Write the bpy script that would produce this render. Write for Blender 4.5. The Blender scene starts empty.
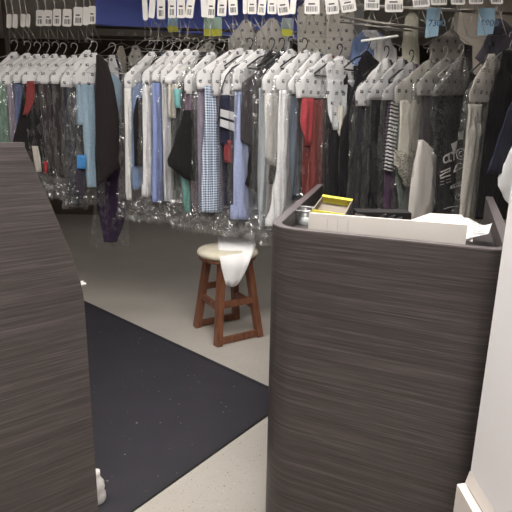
import bpy, bmesh, math, random
from mathutils import Vector, noise
random.seed(7)
C = bpy.context.scene
COL = C.collection

# ------------------------------------------------------------------ camera
H = 1.4
FPX = 490.0
TH = math.atan(FPX / 1937.0)
EP = math.atan(36 / 2184.0)
F = Vector((0, math.cos(TH), -math.sin(TH)))
R0 = Vector((1, 0, 0)); U0 = Vector((0, math.sin(TH), math.cos(TH)))
RR = R0 * math.cos(EP) + U0 * math.sin(EP)
UU = U0 * math.cos(EP) - R0 * math.sin(EP)
CAM = Vector((0, 0, H))

def ray(x, y): return F * FPX + RR * (x - 256) + UU * (256 - y)
def at_z(x, y, z):
    d = ray(x, y); return CAM + d * ((z - H) / d.z)
def at_y(x, y, yd):
    d = ray(x, y); return CAM + d * (yd / d.y)
def at_plane(x, y, o, n):
    d = ray(x, y); return CAM + d * ((o - CAM).dot(n) / d.dot(n))

cd = bpy.data.cameras.new('camera'); cam = bpy.data.objects.new('camera', cd); COL.objects.link(cam)
from mathutils import Matrix
m = Matrix((RR, UU, -F)).transposed().to_4x4(); m.translation = CAM
cam.matrix_world = m
cd.sensor_width = 36; cd.lens = 36 * FPX / 512; cd.clip_start = .05
C.camera = cam
C.view_settings.view_transform = 'Standard'; C.view_settings.look = 'None'; C.view_settings.gamma = 1
C.view_settings.exposure = 0.5
C.view_settings.use_curve_mapping = False
C.cycles.transparent_max_bounces = 48
C.cycles.max_bounces = 8
C.cycles.sample_clamp_indirect = 4

# --------------------------------------------------------------- materials
def lin(c):
    c = c / 255.0
    return c / 12.92 if c <= .04045 else ((c + .055) / 1.055) ** 2.4
def rgb(t): return (lin(t[0]), lin(t[1]), lin(t[2]), 1)
MATS = {}
def newmat(name):
    mt = bpy.data.materials.new(name); mt.use_nodes = True
    nt = mt.node_tree; b = nt.nodes['Principled BSDF']
    return mt, nt, b
def nd(nt, t, **kw):
    n = nt.nodes.new(t)
    for k, v in kw.items(): setattr(n, k, v)
    return n
def plain(name, col, rough=.5, metal=0, spec=.5):
    if name in MATS: return MATS[name]
    mt, nt, b = newmat(name)
    b.inputs['Base Color'].default_value = rgb(col); b.inputs['Roughness'].default_value = rough
    b.inputs['Metallic'].default_value = metal; b.inputs['Specular IOR Level'].default_value = spec
    MATS[name] = mt; return mt
def ramp(nt, fac, stops):
    r = nd(nt, 'ShaderNodeValToRGB'); nt.links.new(fac, r.inputs[0])
    el = r.color_ramp.elements
    el[0].position, el[0].color = stops[0][0], rgb(stops[0][1])
    el[1].position, el[1].color = stops[1][0], rgb(stops[1][1])
    for p, c in stops[2:]:
        e = el.new(p); e.color = rgb(c)
    return r
def coords(nt, kind='Object', scale=(1, 1, 1), rot=(0, 0, 0)):
    t = nd(nt, 'ShaderNodeTexCoord'); mp = nd(nt, 'ShaderNodeMapping')
    mp.inputs['Scale'].default_value = scale; mp.inputs['Rotation'].default_value = rot
    nt.links.new(t.outputs[kind], mp.inputs[0]); return mp.outputs[0]
def tnoise(nt, vec, scale, detail=3, rough=.5):
    n = nd(nt, 'ShaderNodeTexNoise'); nt.links.new(vec, n.inputs['Vector'])
    n.inputs['Scale'].default_value = scale; n.inputs['Detail'].default_value = detail
    n.inputs['Roughness'].default_value = rough; return n.outputs[0]
def bump(nt, b, h, s, d=.01):
    n = nd(nt, 'ShaderNodeBump'); n.inputs['Strength'].default_value = s; n.inputs['Distance'].default_value = d
    nt.links.new(h, n.inputs['Height']); nt.links.new(n.outputs[0], b.inputs['Normal'])
def mathn(nt, op, a, b=None):
    n = nd(nt, 'ShaderNodeMath', operation=op)
    for i, v in enumerate((a, b)):
        if v is None: continue
        if isinstance(v, (int, float)): n.inputs[i].default_value = v
        else: nt.links.new(v, n.inputs[i])
    return n.outputs[0]
def sepuv(nt, kind='UV'):
    t = nd(nt, 'ShaderNodeTexCoord'); s = nd(nt, 'ShaderNodeSeparateXYZ')
    nt.links.new(t.outputs[kind], s.inputs[0]); return s.outputs[0], s.outputs[1], s.outputs[2]
def mixc(nt, fac, a, b):
    n = nd(nt, 'ShaderNodeMix', data_type='RGBA')
    nt.links.new(fac, n.inputs[0])
    for i, v in ((6, a), (7, b)):
        if isinstance(v, tuple): n.inputs[i].default_value = rgb(v)
        else: nt.links.new(v, n.inputs[i])
    return n.outputs[2]

def cloth(col, pat=None, col2=(255, 255, 255)):
    lm = sum(col) / 3; col = tuple(int((c * .82 + lm * .18) * .95) for c in col)
    key = 'cloth_%d_%d_%d_%s' % (*col, pat)
    if key in MATS: return MATS[key]
    mt, nt, b = newmat(key)
    b.inputs['Roughness'].default_value = .85; b.inputs['Specular IOR Level'].default_value = .2
    b.inputs['Sheen Weight'].default_value = .12
    u, v, _ = sepuv(nt)
    vec = coords(nt, 'UV', (1, 1, 1))
    base = mixc(nt, tnoise(nt, vec, 60, 4), tuple(max(0, int(c * .9)) for c in col), tuple(min(255, int(c * 1.06) + 2) for c in col))
    if pat == 'check':
        a = mathn(nt, 'GREATER_THAN', mathn(nt, 'FRACT', mathn(nt, 'MULTIPLY', u, 62)), .5)
        c = mathn(nt, 'GREATER_THAN', mathn(nt, 'FRACT', mathn(nt, 'MULTIPLY', v, 62)), .5)
        f = mathn(nt, 'MULTIPLY', mathn(nt, 'ADD', a, c), .5)
        base = mixc(nt, f, col2, col)
    elif pat == 'stripe':
        f = mathn(nt, 'GREATER_THAN', mathn(nt, 'FRACT', mathn(nt, 'MULTIPLY', mathn(nt, 'ADD', v, mathn(nt, 'MULTIPLY', u, .25)), 46)), .5)
        base = mixc(nt, f, col, col2)
    elif pat == 'pin':
        f = mathn(nt, 'GREATER_THAN', mathn(nt, 'FRACT', mathn(nt, 'MULTIPLY', u, 110)), .7)
        base = mixc(nt, f, col, col2)
    elif pat == 'lace':
        vo = nd(nt, 'ShaderNodeTexVoronoi', feature='DISTANCE_TO_EDGE'); vo.inputs['Scale'].default_value = 55
        nt.links.new(vec, vo.inputs['Vector'])
        f = mathn(nt, 'LESS_THAN', vo.outputs[0], .09)
        base = mixc(nt, f, tuple(int(c * .72) for c in col), col)
        bump(nt, b, f, .8, .004)
    elif pat == 'patch':
        n = tnoise(nt, vec, 16, 3)
        base = mixc(nt, mathn(nt, 'GREATER_THAN', n, .5), col, col2)
    elif pat == 'tweed':
        n = tnoise(nt, vec, 140, 5, .8)
        base = mixc(nt, n, tuple(int(c * .4) for c in col), tuple(min(255, int(c * 1.7)) for c in col))
    nt.links.new(base, b.inputs['Base Color'])
    if pat != 'lace': bump(nt, b, tnoise(nt, coords(nt, 'UV', (1, .35, 1)), 26, 4, .55), .7, .02)
    MATS[key] = mt; return mt

def plastic():
    if 'bag' in MATS: return MATS['bag']
    mt = bpy.data.materials.new('clear_polythene'); mt.use_nodes = True; nt = mt.node_tree; nt.nodes.clear()
    out = nd(nt, 'ShaderNodeOutputMaterial'); tr = nd(nt, 'ShaderNodeBsdfTransparent'); gl = nd(nt, 'ShaderNodeBsdfGlossy')
    di = nd(nt, 'ShaderNodeBsdfDiffuse'); di.inputs[0].default_value = (.8, .8, .8, 1)
    tr.inputs[0].default_value = (.95, .95, .95, 1)
    gl.inputs['Roughness'].default_value = .13
    vec = coords(nt, 'UV', (1, .5, 1))
    bp = nd(nt, 'ShaderNodeBump'); bp.inputs['Strength'].default_value = 1; bp.inputs['Distance'].default_value = .006
    nt.links.new(tnoise(nt, vec, 30, 2, .5), bp.inputs['Height']); nt.links.new(bp.outputs[0], gl.inputs['Normal'])
    lw = nd(nt, 'ShaderNodeLayerWeight'); lw.inputs[0].default_value = .25
    fac = mathn(nt, 'MINIMUM', mathn(nt, 'ADD', mathn(nt, 'MULTIPLY', lw.outputs['Facing'], .25), .10), .42)
    m1 = nd(nt, 'ShaderNodeMixShader'); nt.links.new(fac, m1.inputs[0])
    nt.links.new(tr.outputs[0], m1.inputs[1]); nt.links.new(gl.outputs[0], m1.inputs[2])
    m2 = nd(nt, 'ShaderNodeMixShader'); m2.inputs[0].default_value = .02
    nt.links.new(m1.outputs[0], m2.inputs[1]); nt.links.new(di.outputs[0], m2.inputs[2])
    nt.links.new(m2.outputs[0], out.inputs[0])
    MATS['bag'] = mt; return mt

def capemat(col=(236, 236, 238), alpha=.9, dots=True, name='printed_paper'):
    key = name + str(col) + str(alpha)
    if key in MATS: return MATS[key]
    mt, nt, b = newmat(key)
    b.inputs['Roughness'].default_value = .6
    u, v, _ = sepuv(nt)
    vec = coords(nt, 'UV')
    ds = .062
    vv = mathn(nt, 'DIVIDE', v, ds)
    row = mathn(nt, 'FLOOR', vv)
    uu = mathn(nt, 'ADD', mathn(nt, 'DIVIDE', u, ds), mathn(nt, 'MULTIPLY', row, .5))
    fu = mathn(nt, 'ABSOLUTE', mathn(nt, 'SUBTRACT', mathn(nt, 'FRACT', uu), .5))
    fv = mathn(nt, 'ABSOLUTE', mathn(nt, 'SUBTRACT', mathn(nt, 'FRACT', vv), .5))
    d = mathn(nt, 'MAXIMUM', fu, fv)
    mk = mathn(nt, 'MULTIPLY', mathn(nt, 'LESS_THAN', d, .16), mathn(nt, 'GREATER_THAN', tnoise(nt, vec, 170, 2), .46))
    base = mixc(nt, tnoise(nt, vec, 9, 3), tuple(int(c * .9) for c in col), col)
    if dots: base = mixc(nt, mk, base, (70, 70, 74))
    nt.links.new(base, b.inputs['Base Color'])
    b.inputs['Alpha'].default_value = alpha
    bump(nt, b, tnoise(nt, vec, 18, 5, .6), .7, .02)
    MATS[key] = mt; return mt

def laminate():
    if 'lam' in MATS: return MATS['lam']
    mt, nt, b = newmat('dark_linear_laminate')
    v1 = coords(nt, 'Object', (2.6, 2.6, 150)); v2 = coords(nt, 'Object', (6, 6, 380))
    n = mathn(nt, 'ADD', mathn(nt, 'MULTIPLY', tnoise(nt, v1, 1, 4, .6), .5), mathn(nt, 'MULTIPLY', tnoise(nt, v2, 1, 3, .7), .5))
    r = ramp(nt, n, [(.36, (58, 52, 51)), (.70, (104, 98, 97)), (.5, (72, 66, 65))])
    nt.links.new(r.outputs[0], b.inputs['Base Color']); b.inputs['Roughness'].default_value = .42
    b.inputs['Specular IOR Level'].default_value = .35
    bump(nt, b, n, .12, .002)
    MATS['lam'] = mt; return mt

def wood():
    if 'wood' in MATS: return MATS['wood']
    mt, nt, b = newmat('red_brown_stained_wood')
    v = coords(nt, 'Object', (30, 30, 3))
    n = tnoise(nt, v, 1.5, 4)
    r = ramp(nt, n, [(.3, (98, 60, 44)), (.7, (138, 90, 66))])
    nt.links.new(r.outputs[0], b.inputs['Base Color']); b.inputs['Roughness'].default_value = .4
    MATS['wood'] = mt; return mt

def floormat():
    mt, nt, b = newmat('speckled_vinyl_floor')
    v = coords(nt, 'Object')
    base = mixc(nt, tnoise(nt, v, 2.2, 5, .6), (162, 156, 149), (184, 178, 170))
    sp = mathn(nt, 'GREATER_THAN', tnoise(nt, v, 110, 2, .5), .68)
    base = mixc(nt, sp, base, (128, 108, 92))
    sp2 = mathn(nt, 'GREATER_THAN', tnoise(nt, coords(nt, 'Object', (1.1, 1.3, 1)), 90, 2, .5), .70)
    base = mixc(nt, sp2, base, (205, 200, 192))
    nt.links.new(base, b.inputs['Base Color']); b.inputs['Roughness'].default_value = .42
    b.inputs['Specular IOR Level'].default_value = .3
    return mt
def rubbermat():
    mt, nt, b = newmat('black_rubber_mat')
    v = coords(nt, 'Object')
    base = mixc(nt, tnoise(nt, v, 5, 4), (34, 32, 39), (46, 43, 52))
    sp = mathn(nt, 'GREATER_THAN', tnoise(nt, v, 48, 2, .5), .745)
    base = mixc(nt, sp, base, (110, 108, 112))
    nt.links.new(base, b.inputs['Base Color']); b.inputs['Roughness'].default_value = .75
    bump(nt, b, tnoise(nt, v, 300, 2), .3, .002)
    return mt

STEEL = plain('galvanised_wire', (178, 172, 165), .35, .85)
WIRE = plain('hanger_wire', (190, 186, 180), .4, .6)
BLACKP = plain('black_plastic', (22, 20, 22), .35)
WHITEP = plain('white_card', (232, 228, 224), .6)
INK = plain('barcode_ink', (70, 68, 70), .8)

# ----------------------------------------------------------------- helpers
def link(name, me, mat=None, parent=None):
    o = bpy.data.objects.new(name, me); COL.objects.link(o)
    if mat is not None: me.materials.append(mat)
    if parent is not None: o.parent = parent; o.matrix_parent_inverse = parent.matrix_world.inverted()
    return o
def bmo(name, bm, mat=None, parent=None, smooth=False):
    me = bpy.data.meshes.new(name); bmesh.ops.recalc_face_normals(bm, faces=bm.faces); bm.to_mesh(me); bm.free()
    if smooth:
        for p in me.polygons: p.use_smooth = True
    return link(name, me, mat, parent)
def tag(o, label=None, cat=None, group=None, kind=None):
    if label: o['label'] = label
    if cat: o['category'] = cat
    if group: o['group'] = group
    if kind: o['kind'] = kind
    return o
def thing(name, loc, label, cat, group=None):
    o = bpy.data.objects.new(name, None); COL.objects.link(o); o.location = loc
    o.empty_display_size = .05
    o.matrix_world = Matrix.Translation(Vector(loc))
    return tag(o, label, cat, group)
def addbox(bm, c, s, rz=0, bev=0, mtx=None):
    g = bmesh.ops.create_cube(bm, size=1)
    vs = g['verts']
    M = (mtx if mtx is not None else Matrix.Translation(Vector(c)) @ Matrix.Rotation(rz, 4, 'Z')) @ Matrix.Diagonal((*s, 1))
    bmesh.ops.transform(bm, matrix=M, verts=vs)
    if bev:
        es = list({e for v in vs for e in v.link_edges})
        bmesh.ops.bevel(bm, geom=es, offset=bev, segments=2, affect='EDGES', profile=.5)
def beam(bm, a, b, w, h=None, up=Vector((0, 0, 1)), bev=0, rollv=None):
    a = Vector(a); b = Vector(b); d = (b - a); L = d.length; z = d.normalized()
    x = (rollv if rollv is not None else up).cross(z)
    if x.length < 1e-4: x = Vector((1, 0, 0))
    x.normalize(); y = z.cross(x)
    M = Matrix((x, y, z)).transposed().to_4x4(); M.translation = (a + b) / 2
    addbox(bm, None, (w, h or w, L), mtx=M, bev=bev)
def tube(bm, pts, r, n=6):
    pts = [Vector(p) for p in pts]; rings = []
    for i, p in enumerate(pts):
        t = (pts[min(i + 1, len(pts) - 1)] - pts[max(i - 1, 0)]).normalized()
        x = t.cross(Vector((.13, .21, .97)))
        if x.length < .05: x = t.cross(Vector((1, 0, 0)))
        x.normalize(); y = t.cross(x)
        rings.append([bm.verts.new(p + (x * math.cos(a) + y * math.sin(a)) * r) for a in [2 * math.pi * k / n for k in range(n)]])
    for a, b in zip(rings, rings[1:]):
        for k in range(n): bm.faces.new((a[k], a[(k + 1) % n], b[(k + 1) % n], b[k]))
    bm.faces.new(rings[0][::-1]); bm.faces.new(rings[-1])
def lathe(bm, c, prof, n=32, squash=(1, 1)):
    rings = []
    for r, z in prof:
        rings.append([bm.verts.new((c[0] + r * squash[0] * math.cos(2 * math.pi * k / n), c[1] + r * squash[1] * math.sin(2 * math.pi * k / n), c[2] + z)) for k in range(n)])
    for a, b in zip(rings, rings[1:]):
        for k in range(n): bm.faces.new((a[k], a[(k + 1) % n], b[(k + 1) % n], b[k]))
    bm.faces.new(rings[0][::-1]); bm.faces.new(rings[-1])
def prism(bm, pts, off):
    """closed polygon pts (Vectors) extruded by vector off"""
    a = [bm.verts.new(p) for p in pts]; b = [bm.verts.new(Vector(p) + off) for p in pts]
    bm.faces.new(a); bm.faces.new(b[::-1])
    for i in range(len(pts)):
        j = (i + 1) % len(pts); bm.faces.new((a[i], b[i], b[j], a[j]))

# ------------------------------------------------------------- room shell
def boxobj(name, lo, hi, mat, parent=None):
    bm = bmesh.new(); c = [(a + b) / 2 for a, b in zip(lo, hi)]; s = [b - a for a, b in zip(lo, hi)]
    addbox(bm, c, s); return bmo(name, bm, mat, parent)
XL, XR_, YB, YF, ZC = -4.6, 3.4, 8.2, -3.2, 2.75
tag(boxobj('floor', (XL, YF, -.1), (XR_, YB, 0), floormat()), kind='structure')
tag(boxobj('ceiling', (XL, YF, ZC), (XR_, YB, ZC + .1), plain('ceiling_tile', (215, 212, 205), .9)), kind='structure')
darkw = plain('brown_back_wall', (88, 76, 68), .9)
tag(boxobj('wall_back', (XL, YB, 0), (XR_, YB + .1, ZC), darkw), kind='structure')
tag(boxobj('wall_left', (XL - .1, YF, 0), (XL, YB, ZC), plain('side_wall', (110, 102, 94), .9)), kind='structure')
tag(boxobj('wall_side', (XR_, YF, 0), (XR_ + .1, YB, ZC), plain('side_wall', (110, 102, 94), .9)), kind='structure')
tag(boxobj('wall_front', (XL, YF - .1, 0), (XR_, YF, ZC), plain('front_wall', (190, 185, 178), .9)), kind='structure')
# grey-beige partition behind the right half of the racks
tag(boxobj('wall_partition', (1.86, 5.0, 0), (XR_, 5.1, ZC), plain('beige_partition', (176, 166, 154), .85)), kind='structure')
# blue fascia
bm = bmesh.new()
p0 = at_y(96, 24, 4.9); p1 = at_y(196, 29.5, 5.25); zb = p0.z
dirp = (Vector((p1.x, p1.y, 0)) - Vector((p0.x, p0.y, 0))).normalized()
q0 = Vector((p0.x, p0.y, zb)); q1 = q0 + dirp * 2.15
prism(bm, [q0, q1, q1 + Vector((0, 0, ZC - zb)), q0 + Vector((0, 0, ZC - zb))], Vector((0, .08, 0)))
tag(bmo('trim_1', bm, plain('blue_fascia', (120, 142, 252), .5)), kind='structure')

# -------------------------------------------------------------------- mat
bm = bmesh.new()
cnr = Vector((.192, 2.385, 0)); d1 = Vector((-.62, -.785, 0)).normalized(); d2 = Vector((-.738, .672, 0)).normalized()
a = cnr; b_ = cnr + d1 * 1.45; c_ = cnr + d2 * 2.9; d_ = b_ + d2 * 2.9
prism(bm, [a, b_, d_, c_], Vector((0, 0, .009)))
mt_o = bmo('floor_mat', bm, rubbermat())
tag(mt_o, 'black rubber floor mat scattered with lint, lying between the two counters', 'mat')
bm = bmesh.new()
for p, q in ((a, b_), (a, c_)):
    beam(bm, p + Vector((0, 0, .004)), q + Vector((0, 0, .004)), .022, .014)
bmo('edge_border', bm, plain('rubber_border', (34, 33, 38), .7), mt_o)
random.seed(3)
# lint on the mat
# ---------------------------------------------------- left counter panel
def left_panel():
    az = math.radians(51)
    e = at_y(90, 400, 1.45); e = Vector((e.x, e.y, 0))
    dr = Vector((math.sin(az), math.cos(az), 0)); n = Vector((dr.y, -dr.x, 0))
    pts = []
    P = lambda x, y: at_plane(x, y, e, n)
    out = [P(25, 147), P(38, 176), P(52, 207), P(65, 238), P(74, 262), P(80, 280), P(83, 292), P(84.5, 305)]
    top = P(-60, 150) - dr * .35; top.z = out[0].z
    pts = [Vector((top.x, top.y, 0)), Vector((top.x, top.y, out[0].z))] + out + [Vector((e.x, e.y, 0))]
    bm = bmesh.new(); back = -n * .035
    # curve vertices lie in a plane; extrude away from the viewer
    prism(bm, pts, back)
    t = thing('counter_panel', (e.x, e.y, 0), 'dark streaked laminate counter end panel with a slanted edge, beside the mat', 'counter')
    bmo('panel', bm, laminate(), t)
    bm = bmesh.new()
    prism(bm, [p + Vector((0, 0, .0005)) for p in (pts[1], pts[2])] + [pts[2] + Vector((0, 0, .012)), pts[1] + Vector((0, 0, .012))], back)
    bmo('top_edging', bm, plain('counter_edging', (88, 82, 82), .4), t)
    # small white clip poking from the slanted edge
    q = P(84, 286) + back * .6
    bm = bmesh.new(); beam(bm, q - dr * .01, q + dr * .014 + Vector((0, 0, .0)), .008, .007, bev=.002); beam(bm, q + Vector((0, 0, .006)) - dr * .003, q + Vector((0, 0, .008)) + dr * .006, .005)
    bmo('clip', bm, WHITEP, t)
    # body of the counter behind, towards the left
    bm = bmesh.new()
    a0 = e + back - dr * .25; 
    return e, dr, n
LE, LD, LN = left_panel()
bm = bmesh.new()
base = at_y(99, 497, 1.6)
lathe(bm, (base.x - .004, base.y, 0.009), [(.024, 0), (.03, .01), (.030, .035), (.024, .05), (.028, .062), (.026, .085), (.018, .1), (.013, .112), (.014, .118), (.014, .135), (.0, .137)], 20)
jug = bmo('plastic_bottle', bm, plain('white_bottle', (228, 224, 220), .4), None, True)
tag(jug, 'small white plastic bottle standing on the black mat against the slanted counter panel', 'bottle')

# --------------------------------------------------------- podium counter
TOPZ = 1.12
def podium():
    px = [(318, 184), (307, 194), (297, 204), (286, 213), (277.5, 219.5), (275.5, 223), (278, 226.5), (284, 229.5), (294, 231.5), (316, 233.5), (346, 236), (400, 241), (470, 251)]
    path = [at_z(x, y, TOPZ) for x, y in px]
    path = [Vector((p.x, p.y, 0)) for p in path]
    # left side straightened
    A = path[0]; B = Vector((.052, 1.62, 0))
    def corner(P0, Pc, P1, r, n=10):
        d0 = (P0 - Pc).normalized(); d1_ = (P1 - Pc).normalized()
        ang = d0.angle(d1_); t = r / math.tan(ang / 2)
        s = Pc + d0 * t; e = Pc + d1_ * t
        cc = Pc + (d0 + d1_).normalized() * (r / math.sin(ang / 2))
        a0 = math.atan2(s.y - cc.y, s.x - cc.x); a1 = math.atan2(e.y - cc.y, e.x - cc.x)
        da = (a1 - a0 + math.pi) % (2 * math.pi) - math.pi
        return [cc + Vector((math.cos(a0 + da * k / n), math.sin(a0 + da * k / n), 0)) * r for k in range(n + 1)]
    FLc = Vector((.03, 1.475, 0)); FRc = Vector((.655, 1.19, 0)); BL = Vector((.345, 2.795, 0)); BR = Vector((1.12, 2.33, 0))
    pts = [BL] + corner(BL, FLc, FRc, .13) + corner(FLc, FRc, BR, .07) + [BR]
    # inner offset
    inner = []
    N = len(pts)
    T = .03
    for i, p in enumerate(pts):
        t = (pts[min(i + 1, N - 1)] - pts[max(i - 1, 0)]).normalized()
        nn = Vector((-t.y, t.x, 0))
        inner.append(p + nn * T)
    t = thing('reception_podium', (.35, 1.5, 0), 'dark streaked laminate podium counter with rounded corners and papers on top', 'counter')
    bm = bmesh.new()
    o0 = [bm.verts.new(p) for p in pts]; o1 = [bm.verts.new(p + Vector((0, 0, TOPZ - .004))) for p in pts]
    i0 = [bm.verts.new(p) for p in inner]; i1 = [bm.verts.new(p + Vector((0, 0, TOPZ - .004))) for p in inner]
    for k in range(N - 1):
        bm.faces.new((o0[k], o0[k + 1], o1[k + 1], o1[k])); bm.faces.new((i0[k + 1], i0[k], i1[k], i1[k + 1]))
        bm.faces.new((o1[k], o1[k + 1], i1[k + 1], i1[k])); bm.faces.new((o0[k + 1], o0[k], i0[k], i0[k + 1]))
    for k in (0, N - 1): bm.faces.new((o0[k], o1[k], i1[k], i0[k]))
    o = bmo('shell', bm, laminate(), t, True)
    es = o.modifiers.new('e', 'EDGE_SPLIT'); es.split_angle = math.radians(40)
    bm = bmesh.new()
    lo = [p + Vector((0, 0, TOPZ - .004)) for p in pts]; hi = [p + Vector((0, 0, TOPZ)) for p in pts]
    li = [p + Vector((0, 0, TOPZ - .004)) for p in inner]; hii = [p + Vector((0, 0, TOPZ)) for p in inner]
    rows = [[bm.verts.new(q) for q in r] for r in (lo, hi, hii, li)]
    for k in range(N - 1):
        for j in range(4):
            r0, r1 = rows[j], rows[(j + 1) % 4]
            bm.faces.new((r0[k], r0[k + 1], r1[k + 1], r1[k]))
    for k in (0, N - 1): bm.faces.new([r[k] for r in rows])
    bmo('rim', bm, plain('rim_edging', (102, 95, 96), .35), t)
    bm = bmesh.new()
    
    def cut(P0, P1, yy): f_ = (yy - P0.y) / (P1.y - P0.y); return P0.lerp(P1, f_)
    shelf = [cut(inner[1], inner[0], 2.02)] + inner[1:-1] + [cut(inner[-2], inner[-1], 1.86)]
    prism(bm, [p + Vector((0, 0, 1.03)) for p in shelf], Vector((0, 0, .03)))
    bmo('recessed_top', bm, plain('recessed_worktop', (66, 60, 60), .5), t)
    return pts, inner
PP, PI_ = podium()
SH = 1.0605

def quadplate(name, pxs, ys, th, mat, parent=None):
    pts = [at_y(x, y, yy) for (x, y), yy in zip(pxs, ys)]
    bm = bmesh.new(); prism(bm, pts, Vector((.0, th, 0))); return bmo(name, bm, mat, parent)

# long white card strip standing behind the front rim
bm = bmesh.new()
pL = at_z(305, 228.5, 1.125); pR = at_z(466, 243, 1.125)
pL = Vector((pL.x, pL.y, 0)); pR = Vector((pR.x, pR.y, 0))
dn = Vector((-(pR - pL).y, (pR - pL).x, 0)).normalized()
sh_ = dn * .035
zl = at_plane(305, 212.5, pL + sh_, dn).z; zr = at_plane(466, 225, pL + sh_, dn).z
a0 = pL + sh_; b0 = pR + sh_
prism(bm, [a0 + Vector((0, 0, SH)), b0 + Vector((0, 0, SH)), b0 + Vector((0, 0, zr)), a0 + Vector((0, 0, zl))], dn * .012)
strip = bmo('card_box', bm, plain('white_card_strip', (226, 220, 214), .6))
tag(strip, 'long low white card box standing along the front rim of the podium counter', 'box')
bm = bmesh.new()
for fx in (.13, .2, .27):
    p = a0.lerp(b0, fx) - dn * .0006
    prism(bm, [p + Vector((0, 0, zl - .045)), p + (b0 - a0).normalized() * .0016 + Vector((0, 0, zl - .045)), p + (b0 - a0).normalized() * .0016 + Vector((0, 0, zl - .012)), p + Vector((0, 0, zl - .012))], dn * .0005)
bmo('crease', bm, plain('crease_grey', (200, 194, 190), .7), strip)
# white folded sheet with cut corners lying against it
def sheet(name, px, zs, th, mat, label, cat):
    pts = [at_z(x, y, z) for (x, y), z in zip(px, zs)]
    bm = bmesh.new(); c = sum(pts, Vector()) / len(pts)
    prism(bm, pts, Vector((0, 0, th)))
    return tag(bmo(name, bm, mat), label, cat)
fa = [at_z(411, 221, 1.135), at_z(430, 214.5, 1.16), at_z(461, 216, 1.16), at_z(473, 230, 1.14), at_z(472.5, 242.5, 1.122)]
bm = bmesh.new()
f4 = b0 - dn * .002 + Vector((0, 0, 1.135)); 
prism(bm, [fa[0], fa[1], fa[2], fa[3], fa[4]], Vector((0, 0, .004)))
tag(bmo('folded_sheet', bm, plain('white_sheet', (214, 210, 208), .7)), 'white folded card sheet with cut corners leaning over the card box end', 'paper')
# crumpled receipt
bm = bmesh.new(); G = 10; grid = []
rp = [(463, 222), (494, 219), (488, 236), (471, 245)]
cs = [at_z(462, 221, 1.12), at_z(493, 222, 1.13), at_z(487, 235, 1.125), at_z(468, 240, 1.13)]
for i in range(G + 1):
    for j in range(G + 1):
        u, v = i / G, j / G
        p = cs[0] * (1 - u) * (1 - v) + cs[1] * u * (1 - v) + cs[2] * u * v + cs[3] * (1 - u) * v
        p = p + Vector((0, 0, .012 * math.sin(5 * u + 1) * (1 - v) + .006 * math.sin(7 * v)))
        grid.append(bm.verts.new(p))
for i in range(G):
    for j in range(G):
        k = i * (G + 1) + j; bm.faces.new((grid[k], grid[k + 1], grid[k + G + 2], grid[k + G + 1]))
bm.normal_update()
geo = bmesh.ops.solidify(bm, geom=list(bm.faces), thickness=.0006)
rc = bmo('receipt', bm, plain('receipt_paper', (224, 220, 218), .7), None, True)
tag(rc, 'crumpled white printed receipt at the end of the podium counter', 'paper')
bm = bmesh.new()
for r_ in range(7):
    v = .2 + .095 * r_
    for (u0, u1) in ((.2, .45), (.5, .8)):
        ps = []
        for u in (u0, u1):
            p = cs[0] * (1 - u) * (1 - v) + cs[1] * u * (1 - v) + cs[2] * u * v + cs[3] * (1 - u) * v
            ps.append(p + Vector((0, 0, .0025 + .012 * math.sin(5 * u + 1) * (1 - v) + .006 * math.sin(7 * v))))
        beam(bm, ps[0], ps[1], .0018, .0006)
bmo('printing', bm, INK, rc)
# yellow carton
def carton():
    yn, yf = 1.74, 1.86
    A = at_y(312, 209.5, yn); B = at_y(345, 214.5, yn - .02); D = at_y(323, 195, yf + .02); E_ = at_y(353, 199.5, yf)
    nrm = (B - A).cross(D - A).normalized()
    if nrm.z < 0: nrm = -nrm
    t = thing('open_carton', (A.x, A.y, SH), 'small open yellow cardboard carton with grey inside, tilted on the podium top', 'box')
    low = -nrm * .028
    bm = bmesh.new(); prism(bm, [p + low for p in (A, B, E_, D)], -nrm * .004)
    bmo('carton_floor', bm, plain('grey_board', (140, 130, 118), .8), t)
    bm = bmesh.new()
    def wall(p, q, inn):
        prism(bm, [p + low, q + low, q, p], inn)
    ce = (A + B + D + E_) / 4
    YC = plain('yellow_card', (212, 200, 72), .5)
    wall(A, B, (D - A).normalized() * .004); bmo('yellow_wall', bm, YC, t); bm = bmesh.new(); wall(D, E_, (A - D).normalized() * .004); bmo('yellow_wall', bm, YC, t); bm = bmesh.new()
    bs = bmesh.new(); bm, keep = bs, bm
    prism(bs, [A + low, D + low, D, A], (B - A).normalized() * .004); prism(bs, [B + low, E_ + low, E_, B], (A - B).normalized() * .004)
    bmo('board_sides', bs, plain('grey_board', (140, 130, 118), .8), t); bm = keep
    # turned-over yellow flaps on the far and near rims
    prism(bm, [D, E_, E_ + (B - E_).normalized() * .022, D + (A - D).normalized() * .022], nrm * .0025)
    bmo('folded_flap', bm, YC, t); bm = bmesh.new()
    prism(bm, [A, B, B - Vector((0, .0, .04)) + nrm * .006, A - Vector((0, 0, .04)) + nrm * .006], -nrm * .003)
    bmo('folded_flap', bm, YC, t)
    bm = bmesh.new()
    for k in range(4):
        p = A.lerp(B, .55 + .09 * k) - Vector((0, .004, .016)); q = A.lerp(B, .6 + .09 * k) - Vector((0, .004, .016))
        prism(bm, [p, q, q - Vector((0, 0, .008)), p - Vector((0, 0, .008))], Vector((0, -.001, 0)))
    bmo('printing', bm, INK, t)
carton()
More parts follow.
